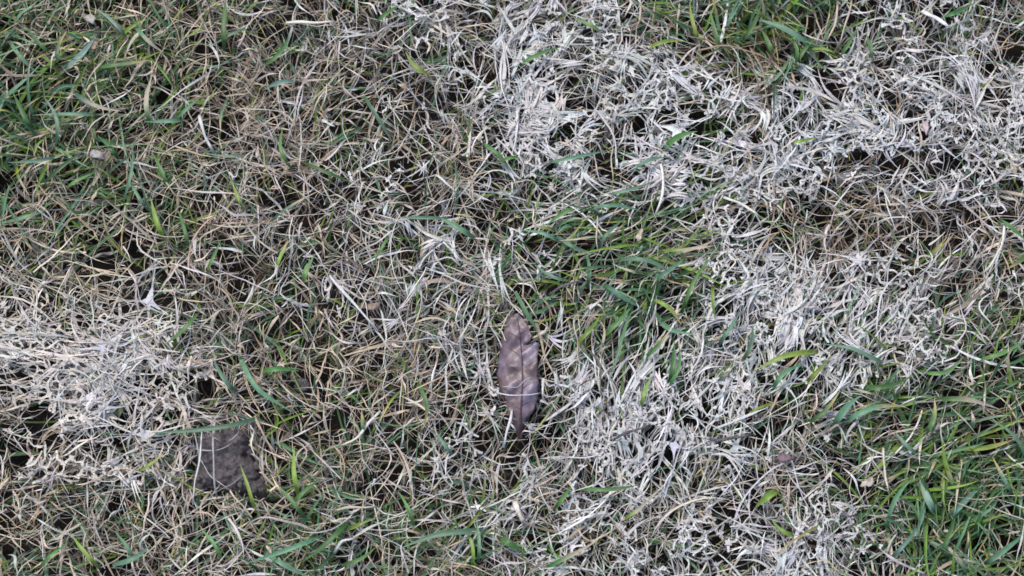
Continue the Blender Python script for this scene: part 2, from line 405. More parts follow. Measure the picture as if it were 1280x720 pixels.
def grow_webs(n, r):
    """mould-felted knots: flat concave stars that glue crossing strands together"""
    Vs, Fs, Cs, base = [], [], [], 0
    for k in (4, 5, 6, 7):
        m = n // 4
        x = r.uniform(XA, XB, m); y = r.uniform(YA, YB, m)
        px, py, g, wv = fields(x, y)
        kp = r.random(m) < np.clip(wv * 1.4 - .80, 0, 1) ** 1.3 * np.clip(1.15 - g, .1, 1)
        x, y, px, py, wv = [a[kp] for a in (x, y, px, py, wv)]; m = len(x)
        if not m: continue
        H = hmat(x, y) * r.uniform(.62, 1.08, m) + .0015
        ax = comb(px, py, r.random(m) * 6.283)
        ang = (np.arange(k)[None, :] + r.uniform(-.28, .28, (m, k))) * 6.283 / k
        # squash the star along the lie of the strands
        squash = np.where(r.random(m) < .6, .55, .9)[:, None]
        ang = np.arctan2(np.sin(ang) * squash, np.cos(ang)) 
        ang = np.sort(np.mod(ang, 6.283), 1)
        gap = np.mod(np.roll(ang, -1, 1) - ang, 6.2832)
        ok = (gap < 2.6).all(1) & (gap > .3).all(1)
        x, y, H, ax, ang, gap, wv = [a[ok] for a in (x, y, H, ax, ang, gap, wv)]; m = len(x)
        if not m: continue
        size = r.gamma(4, .25, m)
        rw = (.0008 + (.0006 + .0012 * np.clip(wv, 0, 1) ** 2) * size * r.uniform(.5, 1.1, m))[:, None] * r.uniform(.6, 1.3, (m, k))
        L = (.006 + .0105 * size)[:, None] * r.uniform(.5, 1.5, (m, k))
        L = np.maximum(L, rw * 1.6)
        wa = ang + gap / 2
        wp = np.stack([np.cos(wa) * rw, np.sin(wa) * rw], -1)                 # notch between arm i and i+1
        wpl = np.roll(wp, 1, 1)                                              # notch between arm i-1 and i
        S = 5
        pts = [np.concatenate([np.zeros((m, 1, 2)), wp], 1)]
        rows = []
        bend = r.normal(0, .35, (m, k))
        for j in range(1, S + 1):
            t = j / S
            rad = rw * .9 * (1 - t) + L * t
            a2 = ang + bend * t * t
            cpt = np.stack([np.cos(a2) * rad, np.sin(a2) * rad], -1)
            sd = np.stack([-np.sin(a2), np.cos(a2)], -1)
            hw = (.00030 + .0008 * (1 - t) ** 2.2 * np.minimum(1, rw / .003))[..., None]
            rows.append((cpt - sd * hw, cpt + sd * hw))
        nv = 1 + k + S * k * 2
        XY = np.concatenate(pts + [np.stack([a, b], 2).reshape(m, -1, 2) for a, b in rows], 1)
        ca, sa = np.cos(ax)[:, None], np.sin(ax)[:, None]
        X = x[:, None] + XY[..., 0] * ca - XY[..., 1] * sa; Y = y[:, None] + XY[..., 0] * sa + XY[..., 1] * ca
        rr = np.hypot(XY[..., 0], XY[..., 1])
        Z = H[:, None] - .22 * rr * r.uniform(.0, 1.4, (m, 1)) + .0007 * r.normal(0, 1, X.shape)
        P = np.stack([X, Y, Z], -1)
        f = []
        cen, W = 0, 1
        A = 1 + k
        for i in range(k):
            f.append((cen, W + (i - 1) % k, W + i, W + i))                   # marks a triangle
            lo = (W + (i - 1) % k, W + i)
            for j in range(S):
                hi = (A + j * 2 * k + i * 2, A + j * 2 * k + i * 2 + 1)
                f.append((lo[0], hi[0], hi[1], lo[1])); lo = hi
        f = np.array(f)
        ok = keep_off(P[:, ::3], r, -1)
        P = P[ok]; m = len(P); wv = wv[ok]
        F = (f[None] + (np.arange(m) * nv)[:, None, None]).reshape(-1, 4) + base
        base += m * nv
        c = pick(r, m, PALE + [(.54,.555,.58)], .1) * (.82 + .18 * np.clip(wv, 0, 1))[:, None]
        Vs.append(P.reshape(-1, 3)); Fs.append(F); Cs.append(np.repeat(c, nv, 0))
    V = np.concatenate(Vs); F = np.concatenate(Fs); Cc = np.concatenate(Cs)
    tri = F[:, 2] == F[:, 3]
    T = np.concatenate([F[tri][:, :3], F[~tri][:, [0, 1, 2]], F[~tri][:, [0, 2, 3]]])
    return V, T, Cc

CORES = [(650, 45, 22, 16), (690, 152, 24, 12), (785, 108, 26, 14), (800, 75, 26, 12), (905, 120, 22, 10), (880, 200, 34, 14), (830, 235, 18, 16), (700, 212, 22, 7),
         (1045, 150, 26, 16), (1110, 165, 28, 12), (990, 105, 20, 14), (820, 470, 18, 22), (770, 535, 18, 24), (720, 470, 18, 14), (880, 520, 22, 18), (960, 375, 20, 22),
         (1000, 410, 18, 18), (1080, 410, 16, 22), (70, 450, 50, 14), (120, 470, 24, 12), (150, 590, 16, 12), (990, 690, 22, 16), (550, 290, 16, 10), (690, 140, 16, 10), (1050, 380, 20, 12)]
def grow_felt(r):
    """bundles of flattened blades glued side by side in the middle and splayed at their ends"""
    Vs, Cs, Fs, base = [], [], [], 0
    for k in (3, 4, 5, 6):
        m = (1500, 1300, 950, 600)[k - 3]
        x = r.uniform(XA, XB, m); y = r.uniform(YA, YB, m)
        co = np.array(CORES)[r.integers(0, len(CORES), 60)]                       # thickest felt
        fx, fy = plan(co[:, 0] + r.normal(0, 1.25, 60) * co[:, 2], co[:, 1] + r.normal(0, 1.25, 60) * co[:, 3])
        x = np.concatenate([x, fx]); y = np.concatenate([y, fy]); film = np.r_[np.zeros(m, bool), np.ones(60, bool)]; m += 60
        px, py, g, wv = fields(x, y)
        kp = r.random(m) < np.clip(wv * 1.35 - .48, 0, 1) ** 1.2 * np.clip(1.2 - g, .1, 1) * .8
        kp |= film
        x, y, px, py, wv, film = [a[kp] for a in (x, y, px, py, wv, film)]; m = len(x)
        wv = np.where(film, np.maximum(wv, .85), wv)
        th = comb(px, py, r.random(m) * 6.283)
        L = r.gamma(5, .0062, m).clip(.012, .06); sp = r.uniform(.0008, .0016, m)
        S = 9; t = np.linspace(0, 1, S)
        pinch = r.uniform(.25, .75, m)[:, None, None]
        fan = r.uniform(.6, 3.2, m)[:, None, None]
        tt = t[None, None, :]
        i = (np.arange(k) - (k - 1) / 2)[None, :, None] + r.normal(0, .4, (m, k, 1))
        t0 = r.uniform(0, .38, (m, k, 1)); t1 = 1 - r.uniform(0, .38, (m, k, 1))          # blades of unequal length
        u = t0 + (t1 - t0) * tt
        slant = r.normal(0, .16, (m, k, 1))
        off = slant * (u - pinch) * L[:, None, None] + i * sp[:, None, None] * (.75 + fan * (2 * np.abs(u - pinch)) ** 1.7) + .0005 * np.sin(r.random((m, k, 1)) * 6.28 + 7 * u)
        bend = r.normal(0, .12, (m, 1, 1)) * L[:, None, None]
        a = (u - .5) * L[:, None, None]; b = off + bend * (2 * u - 1) ** 2
        ct, sn = np.cos(th)[:, None, None], np.sin(th)[:, None, None]
        X = x[:, None, None] + a * ct - b * sn; Y = y[:, None, None] + a * sn + b * ct
        H = (hmat(x, y) * r.uniform(.7, 1.12, m) + .001)[:, None, None]
        Z = H + r.normal(0, .0004, (m, k, 1)) - r.uniform(.0, .012, (m, k, 1)) * (np.abs(u - pinch) * 1.6) ** 2 + .0012 * np.sin(6 * u + r.random((m, 1, 1)) * 6.28)
        Z = tuck(X.reshape(m, -1), Y.reshape(m, -1), Z.reshape(m, -1), r).reshape(Z.shape)
        P = np.stack([X, Y, Z], -1).reshape(m * k, S, 3)
        w_ = (sp[:, None] * r.uniform(.7, 1.35, (m, k)) * np.where(film, 1.2, 1)[:, None])[..., None] * np.clip(1.15 - 1.1 * np.abs(u - pinch), .25, 1.1) * np.minimum(1, .12 + 2.4 * np.minimum(tt, 1 - tt))
        T = np.gradient(P, axis=1); D = np.stack([-T[..., 1], T[..., 0], 0 * T[..., 0]], -1); D /= np.linalg.norm(D, axis=-1, keepdims=True) + 1e-9
        D[..., 2] = r.normal(0, .3, (m * k, 1))
        hw = (w_.reshape(m * k, S) / 2)[..., None]
        V = np.stack([P - D * hw, P + D * hw], 2)
        ok = keep_off(P, r, -1)
        V = V[ok]
        c = np.repeat(pick(r, m, PALE + GREY[1:2], .08) * (.80 + .20 * np.clip(wv, 0, 1))[:, None], k, 0) * (1 + .09 * r.normal(size=(m * k, 1)))
        warm = np.repeat(np.clip((560 - px) / 400, 0, 1), k)[:, None]
        c = (c * (1 + warm * np.array([.02, -.03, -.09])))[ok]
        VV, F = ribbon_mesh(V)
        F = np.concatenate([F[:, [0, 1, 2]], F[:, [0, 2, 3]]]) + base; base += len(VV)
        Vs.append(VV); Fs.append(F); Cs.append(spread(np.clip(c, 0, .8), S, 2))
    return np.concatenate(Vs), np.concatenate(Fs), np.concatenate(Cs)

def grow_net(r):
    """a felted net: strands fused where they touch, with rounded holes between"""
    Vs, Fs, Cs, base = [], [], [], 0
    for layer, (cell, zf) in enumerate([(12.0, 1.0), (14.5, .82)]):
        gx, gy = np.meshgrid(np.arange(-160, 1440, cell), np.arange(-120, 840, cell))
        q = np.stack([gx.ravel(), gy.ravel()], 1) + r.normal(0, cell * .36, (gx.size, 2))
        # stretch the holes along the lie of the strands
        x, y = plan(q[:, 0], q[:, 1]); _, _, g, wv = fields(x, y)
        patch = vnoise(q[:, 0], q[:, 1], 42, 60 + layer)
        k = np.clip(wv * 1.5 - .35, 0, 1) * np.clip(1.2 - g, .1, 1) * np.clip(patch * 2.6 - .60, 0, 1) > r.random(len(q)) * .55 + .12
        q = q[k & ~(r.random(len(q)) < .12)]
        v, e, f, *_ = delaunay_2d_cdt([Vector(a) for a in q], [], [], 0, 1e-6)
        v = np.array([(a.x, a.y) for a in v]); f = np.array([a for a in f if len(a) == 3])
        T = v[f]                                                              # m,3,2
        el = np.linalg.norm(T - np.roll(T, 1, 1), axis=-1).max(1)
        T = T[el < cell * 2.9]
        cen = T.mean(1) + r.normal(0, cell * .08, (len(T), 2))
        m = len(T)
        mid = (T + np.roll(T, -1, 1)) / 2                                     # edge midpoints: where neighbouring arms meet
        hsh = np.mod(np.abs(np.sin(mid[..., 0] * 12.9898 + mid[..., 1] * 78.233) * 43758.5453), 1)
        wid = .5 + .95 * np.mod(hsh * 7.13, 1)                               # same width on both sides of a joint
        d = mid - cen[:, None]; ln = np.linalg.norm(d, axis=-1, keepdims=True); d = d / (ln + 1e-9)
        nrm = np.stack([-d[..., 1], d[..., 0]], -1)
        # notches sit towards the corners T[i+1] (between arm i and arm i+1)
        cor = np.roll(T, -1, 1); nd = cor - cen[:, None]
        ndl = np.linalg.norm(nd, axis=-1, keepdims=True)
        fill = r.beta(1.6, 3.4, (m, 1, 1)) * .50 + .12
        W0 = cen[:, None] + nd / (ndl + 1e-9) * np.minimum(ndl * fill, cell * .42)
        S = 4; rows = []
        for j in range(1, S + 1):
            t = j / S
            c = cen[:, None] + d * ln * t + nrm * (hsh[..., None] - .5) * cell * .12 * np.sin(math.pi * t)
            hw = wid[..., None] * (1 + .9 * (1 - t) ** 2)
            rows.append((c - nrm * hw, c + nrm * hw))
        XY = np.concatenate([cen[:, None], W0] + [np.stack([a, b], 2).reshape(m, 6, 2) for a, b in rows], 1)
        nv = 1 + 3 + S * 6
        f_ = []
        for i in range(3):
            lo = (1 + (i - 1) % 3, 1 + i)
            f_.append((0, lo[0], lo[1]))
            for j in range(S):
                hi = (4 + j * 6 + i * 2, 4 + j * 6 + i * 2 + 1)
                f_ += [(lo[0], hi[0], hi[1]), (lo[0], hi[1], lo[1])]; lo = hi
        f_ = np.array(f_)
        keep = np.ones((m, len(f_)), bool)
        drop = hsh < .07                                                      # torn arms
        for i in range(3): keep[:, i * (1 + 2 * S) + 3:(i + 1) * (1 + 2 * S)] &= ~drop[:, i:i + 1]
        x, y = plan(XY[..., 0], XY[..., 1], .02)
        Z = hmat(x, y) * zf + .002 + .007 * (vnoise(XY[..., 0], XY[..., 1], 13, 70 + layer) - .5)
        P = np.stack([x, y, Z], -1)
        ok = ~(inside(shrink(LEAF, 1.03), XY[..., 0], XY[..., 1]).any(1) | inside(SOIL, XY[..., 0], XY[..., 1]).any(1) | hole_mask(XY[..., 0], XY[..., 1], .7).any(1) | (pit(XY[..., 0], XY[..., 1]).mean(1) > .45))
        P = P[ok]; keep = keep[ok]; cen = cen[ok]; m = len(P)
        F = (f_[None] + (np.arange(m) * nv)[:, None, None] + base)[keep]
        base += m * nv
        tone = vnoise(cen[:, 0], cen[:, 1], 30, 80 + layer)[:, None]
        col = np.array((.46, .43, .395)) * (1 - tone) + np.array((.62, .61, .595)) * tone
        col = col * (1 + np.clip((560 - cen[:, :1]) / 400, 0, 1) * np.array([.02, -.04, -.12]))
        blue = (blob(cen[:, 0], cen[:, 1], 1110, 165, 60, 35) + blob(cen[:, 0], cen[:, 1], 110, 465, 50, 20) + .6 * blob(cen[:, 0], cen[:, 1], 870, 190, 60, 40))[:, None]
        col = col * (1 - blue * np.array((.14, .10, .02))) * (1 + .06 * r.normal(size=(m, 1)))
        Vs.append(P.reshape(-1, 3)); Fs.append(F); Cs.append(np.repeat(col, nv, 0))
    return np.concatenate(Vs), np.concatenate(Fs), np.concatenate(Cs)

# ------------------------------------------------------------------ the setting
gx = np.concatenate([np.linspace(-30, -.75, 10)[:-1], np.linspace(-.75, .75, 190), np.linspace(.75, 30, 10)[1:]])
GX, GY = np.meshgrid(gx, gx)
GZ = -.034 + .006 * (vnoise(GX * 1000 + 9000, GY * 1000 + 9000, 22, 21) - .5) + .008 * (vnoise(GX * 1000 + 9000, GY * 1000 + 9000, 70, 22) - .5)
ng = len(gx); ii = np.arange(ng * ng).reshape(ng, ng)
o = mesh_np('ground', np.stack([GX, GY, GZ], -1).reshape(-1, 3),
            np.stack([ii[:-1, :-1], ii[:-1, 1:], ii[1:, 1:], ii[1:, :-1]], -1).reshape(-1, 4), None, M_GROUND)
tag(o, 'dark damp topsoil showing through holes in the matted turf', 'ground', kind='structure')

for nm, lab, n, seed in [('thatch_litter', 'brown rotting thatch lying on the soil below the straw', 6000, 31),
                         ('dead_grass', 'tangled tan and grey dead grass strands covering the lawn', 49000, 32),
                         ('bleached_grass', 'white bleached grass strands matted down by mould', 16500, 33)]:
    V, F, c = grow_dead(n, np.random.default_rng(seed), nm.split('_')[0])
    tag(mesh_np(nm, V, F, c, M_WHITE if nm == 'bleached_grass' else M_DEAD), lab, 'grass' if 'grass' in nm else 'thatch', kind='stuff')
V1_, F1_, c1_ = grow_webs(3200, np.random.default_rng(34)); V3_, F3_, c3_ = grow_felt(np.random.default_rng(39)); V2_, F2_, c2_ = grow_net(np.random.default_rng(38))
V = np.concatenate([V1_, V2_, V3_]); F = np.concatenate([F1_, F2_ + len(V1_), F3_ + len(V1_) + len(V2_)]); c = np.concatenate([c1_, c2_, c3_])
tag(mesh_np('mould_webbing', V, F, c, M_WHITE), 'felted white mould webbing that glues bleached strands into knots', 'mould', kind='stuff')
V, F, c = grow_green(24000, np.random.default_rng(35))
tag(mesh_np('green_grass', V, F, c, M_GREEN), 'living green grass growing up through the dead straw', 'grass', kind='stuff')

# coarser lawn beyond, one square of it laid again and again
r = np.random.default_rng(36); n = 1500
P, V = ribbons(r.uniform(-.25, .25, n), r.uniform(-.25, .25, n), r.uniform(.03, .07, n), r.random(n) * 6.28, r.uniform(.002, .004, n),
               r.uniform(.0, .01, n), r.uniform(.008, .026, n), r.uniform(.0, .006, n), r.normal(0, 1, n), r.normal(0, .2, n), 4, np.full(n, .6), 'strand', r)
q = r.random(n)[:, None]
col = np.where(q < .45, pick(r, n, TAN), np.where(q < .7, pick(r, n, GREY), pick(r, n, BLUEG + DEEPG)))
V1, F1 = ribbon_mesh(V); c1 = spread(col, 5, 2)
Vs, Fs, Cs = [], [], []
for i in range(-4, 5):
    for j in range(-4, 5):
        if abs(i) <= 1 and abs(j) <= 1 and not (i == 0 and j == 0) or (i == 0 and j == 0):
            pass
        a = random.randrange(4) * math.pi / 2
        X = V1[:, 0] * math.cos(a) - V1[:, 1] * math.sin(a) + i * .48; Y = V1[:, 0] * math.sin(a) + V1[:, 1] * math.cos(a) + j * .48
        W3 = np.stack([X, Y, V1[:, 2]], -1)
        cen = W3.reshape(n, -1, 3).mean(1)
        out = (cen[:, 0] < XA + .02) | (cen[:, 0] > XB - .02) | (cen[:, 1] < YA + .02) | (cen[:, 1] > YB - .02)
        if not out.any(): continue
        sel = np.nonzero(out)[0]; b = sum(len(v) for v in Vs)
        nv = 10
        Vs.append(W3.reshape(n, nv, 3)[sel].reshape(-1, 3)); Cs.append(c1.reshape(n, nv, 3)[sel].reshape(-1, 3))
        f0 = F1[:4]  # faces of the first ribbon
        Fs.append((f0[None] + (np.arange(len(sel)) * nv)[:, None, None]).reshape(-1, 4) + b)
tag(mesh_np('surrounding_turf', np.concatenate(Vs), np.concatenate(Fs), np.concatenate(Cs), M_DEAD),
    'thin mixed lawn of straw and green around the mouldy patch', 'grass', kind='stuff')

# ------------------------------------------------------------------ fallen leaf
def fill_outline(pts, step):
    pts = [Vector(p) for p in pts]; n = len(pts)
    P = np.array([(p.x, p.y) for p in pts]); lo = P.min(0); hi = P.max(0)
    inn = []
    for i, yy in enumerate(np.arange(lo[1] + step / 2, hi[1], step * .87)):
        for xx in np.arange(lo[0] + (i % 2) * step / 2, hi[0], step):
            xj = xx + random.uniform(-.2, .2) * step; yj = yy + random.uniform(-.2, .2) * step
            if inside(P, np.array([xj]), np.array([yj]))[0]:
                d = min(math.hypot(xj - p.x, yj - p.y) for p in pts)
                if d > step * .45: inn.append(Vector((xj, yj)))
    v, e, f, *_ = delaunay_2d_cdt(pts + inn, [(i, (i + 1) % n) for i in range(n)], [list(range(n))], 1, 1e-6)
    return [(a.x, a.y) for a in v], [tuple(a) for a in f]
def densify(poly, step, jit=0):
    out = []
    for i in range(len(poly)):
        a = np.array(poly[i]); b = np.array(poly[(i + 1) % len(poly)])
        k = max(1, int(np.linalg.norm(b - a) / step))
        for j in range(k):
            out.append(a + (b - a) * j / k + (np.random.default_rng(len(out)).normal(0, jit, 2) if jit and j else 0))
    return out
def leaf_rib_x(py):                        # the midrib bends a little on its way down
    t = (py - 394) / (550 - 394)
    return 646.5 + 9 * math.sin(1.3 * t) * (t < 2) - 3.2 * max(0, t - .55) * 2.2 + 2 * math.sin(5 * t)
def leaf_z(px, py):
    t = (py - 394) / (550 - 394); d = px - leaf_rib_x(py)
    z = .0175 + .004 * math.sin(3.0 * t)
    z += .00016 * abs(d) * (1 - .6 * t) - (.000010 * d * d if d < 0 else .000003 * d * d)
    z += .0016 * math.sin(.21 * px + .13 * py) * math.sin(.09 * py + 1) + .003 * (float(vnoise(np.array([px]), np.array([py]), 9, 61)[0]) - .5) + .004 * (float(vnoise(np.array([px]), np.array([py]), 22, 62)[0]) - .5)
    z += .0016 * math.exp(-((py - 458 - .12 * (px - 640)) / 3.0) ** 2)       # a crease across the middle
    z += .0008 * math.exp(-((abs(d) - 1) / 2.0) ** 2)
    z -= .010 * max(0, t - .78) / .22
    return z
def leaf_mat():
    m, n, l, p, out = new_mat('dry_leaf')
    tc = n.new('ShaderNodeTexCoord')
    def noise(s, d=5):
        no = n.new('ShaderNodeTexNoise'); no.inputs['Scale'].default_value = s; no.inputs['Detail'].default_value = d
        l.new(tc.outputs['Object'], no.inputs['Vector']); return no
    a, b, v = noise(38, 6), noise(190, 6), noise(700, 3)
    cr = n.new('ShaderNodeValToRGB'); e = cr.color_ramp.elements
    e[0].position = .40; e[0].color = (.088, .062, .070, 1); e[1].position = .64; e[1].color = (.195, .152, .182, 1)
    k = e.new(.52); k.color = (.132, .096, .112, 1)
    ad = n.new('ShaderNodeMath'); ad.operation = 'MULTIPLY_ADD'; ad.inputs[1].default_value = .4; 
    l.new(b.outputs['Fac'], ad.inputs[0])
    sb = n.new('ShaderNodeMath'); sb.operation = 'MULTIPLY_ADD'; sb.inputs[1].default_value = .75; sb.inputs[2].default_value = -.07
    l.new(a.outputs['Fac'], sb.inputs[0]); l.new(sb.outputs[0], ad.inputs[2])
    l.new(ad.outputs[0], cr.inputs[0])
    hu = noise(55, 3); hr = n.new('ShaderNodeValToRGB'); hr.color_ramp.elements[0].position = .42; hr.color_ramp.elements[1].position = .58
    hr.color_ramp.elements[0].color = (1.12, 1.02, .92, 1); hr.color_ramp.elements[1].color = (1.0, 1.0, 1.12, 1)
    l.new(hu.outputs['Fac'], hr.inputs[0])
    ml = n.new('ShaderNodeMix'); ml.data_type = 'RGBA'; ml.blend_type = 'MULTIPLY'; ml.inputs[0].default_value = 1
    l.new(cr.outputs[0], ml.inputs[6]); l.new(hr.outputs[0], ml.inputs[7]); l.new(ml.outputs[2], p.inputs['Base Color'])
    bp = n.new('ShaderNodeBump'); bp.inputs['Strength'].default_value = .5; bp.inputs['Distance'].default_value = .0008
    l.new(b.outputs['Fac'], bp.inputs['Height']); l.new(bp.outputs[0], p.inputs['Normal'])
    p.inputs['Roughness'].default_value = .42; p.inputs['Specular IOR Level'].default_value = .5
    return m
def flat_mat(name, c, rough=.7, spec=.3, ns=300, amt=.25):
    m, n, l, p, out = new_mat(name)
    tc = n.new('ShaderNodeTexCoord'); no = n.new('ShaderNodeTexNoise'); no.inputs['Scale'].default_value = ns; no.inputs['Detail'].default_value = 5
    l.new(tc.outputs['Object'], no.inputs['Vector'])
    cr = n.new('ShaderNodeValToRGB'); cr.color_ramp.elements[0].position = .3; cr.color_ramp.elements[1].position = .7
    cr.color_ramp.elements[0].color = (*[x * (1 - amt) for x in c], 1); cr.color_ramp.elements[1].color = (*[x * (1 + amt) for x in c], 1)
    l.new(no.outputs['Fac'], cr.inputs[0]); l.new(cr.outputs[0], p.inputs['Base Color'])
    b = n.new('ShaderNodeBump'); b.inputs['Strength'].default_value = .6; b.inputs['Distance'].default_value = .0008
    l.new(no.outputs['Fac'], b.inputs['Height']); l.new(b.outputs[0], p.inputs['Normal'])
    p.inputs['Roughness'].default_value = rough; p.inputs['Specular IOR Level'].default_value = spec
    return m
M_LEAF = leaf_mat(); M_VEIN = flat_mat('leaf_vein', (.075, .046, .040), .6)

def empty(name, x, y, z=0):
    e = bpy.data.objects.new(name, None); C.objects.link(e); e.location = (x, y, z); e.empty_display_size = .01
    return e
def sheet(name, poly, zf, step, mat, thick, parent=None, origin=(0, 0, 0)):
    """a thin curled piece cut to an outline"""
    v, f = fill_outline(poly, step)
    bm = bmesh.new(); vs = []
    for px, py in v:
        z = zf(px, py); x, y = plan(px, py, z)
        vs.append(bm.verts.new((float(x) - origin[0], float(y) - origin[1], z - origin[2])))
    for a in f:
        try: bm.faces.new([vs[i] for i in a])
        except ValueError: pass
    bmesh.ops.recalc_face_normals(bm, faces=bm.faces)
    if bm.faces and sum(q.normal.z for q in bm.faces) < 0: bmesh.ops.reverse_faces(bm, faces=bm.faces)
    for q in bm.faces: q.smooth = True
    me = bpy.data.meshes.new(name); bm.to_mesh(me); bm.free(); me.materials.append(mat)
    ob = bpy.data.objects.new(name, me); C.objects.link(ob)
    s = ob.modifiers.new('thickness', 'SOLIDIFY'); s.thickness = thick; s.offset = -1
    if parent: ob.parent = parent
    return ob
def tube(name, pts, rad, mat, parent=None, origin=(0, 0, 0), sides=6, squash=1.0):
    """a tapered round stem through world points"""
    P = np.array(pts, float); n = len(P)
    T = np.gradient(P, axis=0); T /= np.linalg.norm(T, axis=1, keepdims=True) + 1e-9
    S = np.cross(T, (0, 0, 1)); S /= np.linalg.norm(S, axis=1, keepdims=True) + 1e-9
    N = np.cross(S, T)
    rad = np.broadcast_to(np.asarray(rad, float), (n,))
    a = np.arange(sides) * 2 * math.pi / sides
    V = P[:, None] + rad[:, None, None] * (np.cos(a)[None, :, None] * S[:, None] + squash * np.sin(a)[None, :, None] * N[:, None])
    V = V.reshape(-1, 3) - np.array(origin)
    bm = bmesh.new(); vs = [bm.verts.new(v) for v in V]
    for i in range(n - 1):
        for j in range(sides):
            k = (j + 1) % sides
            bm.faces.new([vs[i * sides + j], vs[i * sides + k], vs[(i + 1) * sides + k], vs[(i + 1) * sides + j]])
    bm.faces.new(vs[:sides][::-1]); bm.faces.new(vs[-sides:])
    for q in bm.faces: q.smooth = True
    me = bpy.data.meshes.new(name); bm.to_mesh(me); bm.free(); me.materials.append(mat)
    ob = bpy.data.objects.new(name, me); C.objects.link(ob)
    if parent: ob.parent = parent
    return ob
def wpt(px, py, z):
    x, y = plan(px, py, z); return (float(x), float(y), z)

lx, ly = plan(650, 470, .02)
leaf = empty('fallen_leaf', float(lx), float(ly), .018)
LO = (float(lx), float(ly), .018)
tag(leaf, 'purple-brown dry fallen leaf with torn lobes, half sunk in the straw', 'leaf')
blade = sheet('leaf_blade', densify(LEAF, 3, .55), leaf_z, 4.0, M_LEAF, .00035, leaf, LO)
rib = [wpt(leaf_rib_x(y), y, leaf_z(leaf_rib_x(y), y) + .0003) for y in np.linspace(398, 549, 26)]
midrib = tube('midrib', rib, np.linspace(.0004, .0009, 26), M_VEIN, leaf, LO)
for y0, side, ln in [(418, 1, 10), (424, -1, 15), (440, 1, 18), (446, -1, 19), (462, 1, 17), (468, -1, 22), (486, 1, 15), (492, -1, 15), (508, 1, 10), (512, -1, 8)]:
    pts = []
    for k in range(6):
        t = k / 5; px = leaf_rib_x(y0) + side * ln * t; py = y0 - ln * .75 * t + 2 * t * t
        if not inside(shrink(LEAF, .96), np.array([px]), np.array([py]))[0]: break
        pts.append(wpt(px, py, leaf_z(px, py) + .0001))
    if len(pts) > 2: tube('vein', pts, np.linspace(.00028, .00012, len(pts)), M_VEIN, midrib, LO)

# ------------------------------------------------------------------ bare soil mound with crumbs
sx, sy = plan(285, 575, .01)
def soil_d(px, py):
    n = len(SOIL); best = 1e9
    for i in range(n):
        a = SOIL[i - 1]; b = SOIL[i]; ab = b - a; q = np.array((px, py))
        t = np.clip(np.dot(q - a, ab) / np.dot(ab, ab), 0, 1); best = min(best, np.linalg.norm(q - a - ab * t))
    return best
def soil_z(px, py):
    d = soil_d(px, py); z = -.012 + .024 * (1 - math.exp(-d / 6))
    v = lambda c, s: float(vnoise(np.array([px]), np.array([py]), c, s)[0]) - .5
    z += .0040 * v(16, 41) + .0030 * v(6, 42) + .0030 * v(3.0, 43)
    for cx, cy, rr in [(308, 570, 5), (312, 577, 4), (262, 612, 9), (318, 600, 6), (250, 590, 6), (335, 625, 7)]:
        z -= .006 * math.exp(-((px - cx) ** 2 + (py - cy) ** 2) / rr ** 2)
    if px > 318: z -= .00018 * (px - 318)
    return z
mound = sheet('soil_mound', densify(shrink(SOIL, 1.12), 3.5, .6), soil_z, 2.2, M_MOUND, .003, None, (float(sx), float(sy), 0))
mound.location = (float(sx), float(sy), 0)
tag(mound, 'bare mound of grey crumbly soil with wispy strands across it', 'soil')
def crumb(px, py, rpx, z, label, grp):
    bm = bmesh.new(); bmesh.ops.create_icosphere(bm, subdivisions=3, radius=rpx * U)
    s = random.random() * 100
    for v in bm.verts:
        k = 1 + .5 * (float(vnoise(np.array([v.co.x / U * 8 + 500 + s]), np.array([v.co.y / U * 8 + v.co.z / U * 5 + 500]), 20, 51)[0]) - .5)
        v.co *= k; v.co.z *= .7
    for f in bm.faces: f.smooth = True
    me = bpy.data.meshes.new('soil_crumb'); bm.to_mesh(me); bm.free(); me.materials.append(M_MOUND)
    ob = bpy.data.objects.new('soil_crumb', me); C.objects.link(ob); ob.location = wpt(px, py, z); ob.rotation_euler.z = random.random() * 6
    return tag(ob, label, 'soil crumb', grp)
for px, py, rp in [(313, 566, 4.5), (321, 582, 5), (330, 597, 4.5), (318, 612, 4), (341, 622, 5), (332, 640, 4.5), (300, 606, 3.5), (247, 597, 4)]:
    crumb(px, py, rp, .006 + soil_z(px, py) * .6, 'small grey soil crumb broken off the edge of the bare mound', 'crumbs at the rim of the soil mound')
crumb(377, 482, 9, .004, 'lone grey soil lump sunk among dead straw near the long bluish blades', None)
crumb(368, 474, 5, .004, 'smaller grey soil lump touching the lone lump in the dead straw', None)

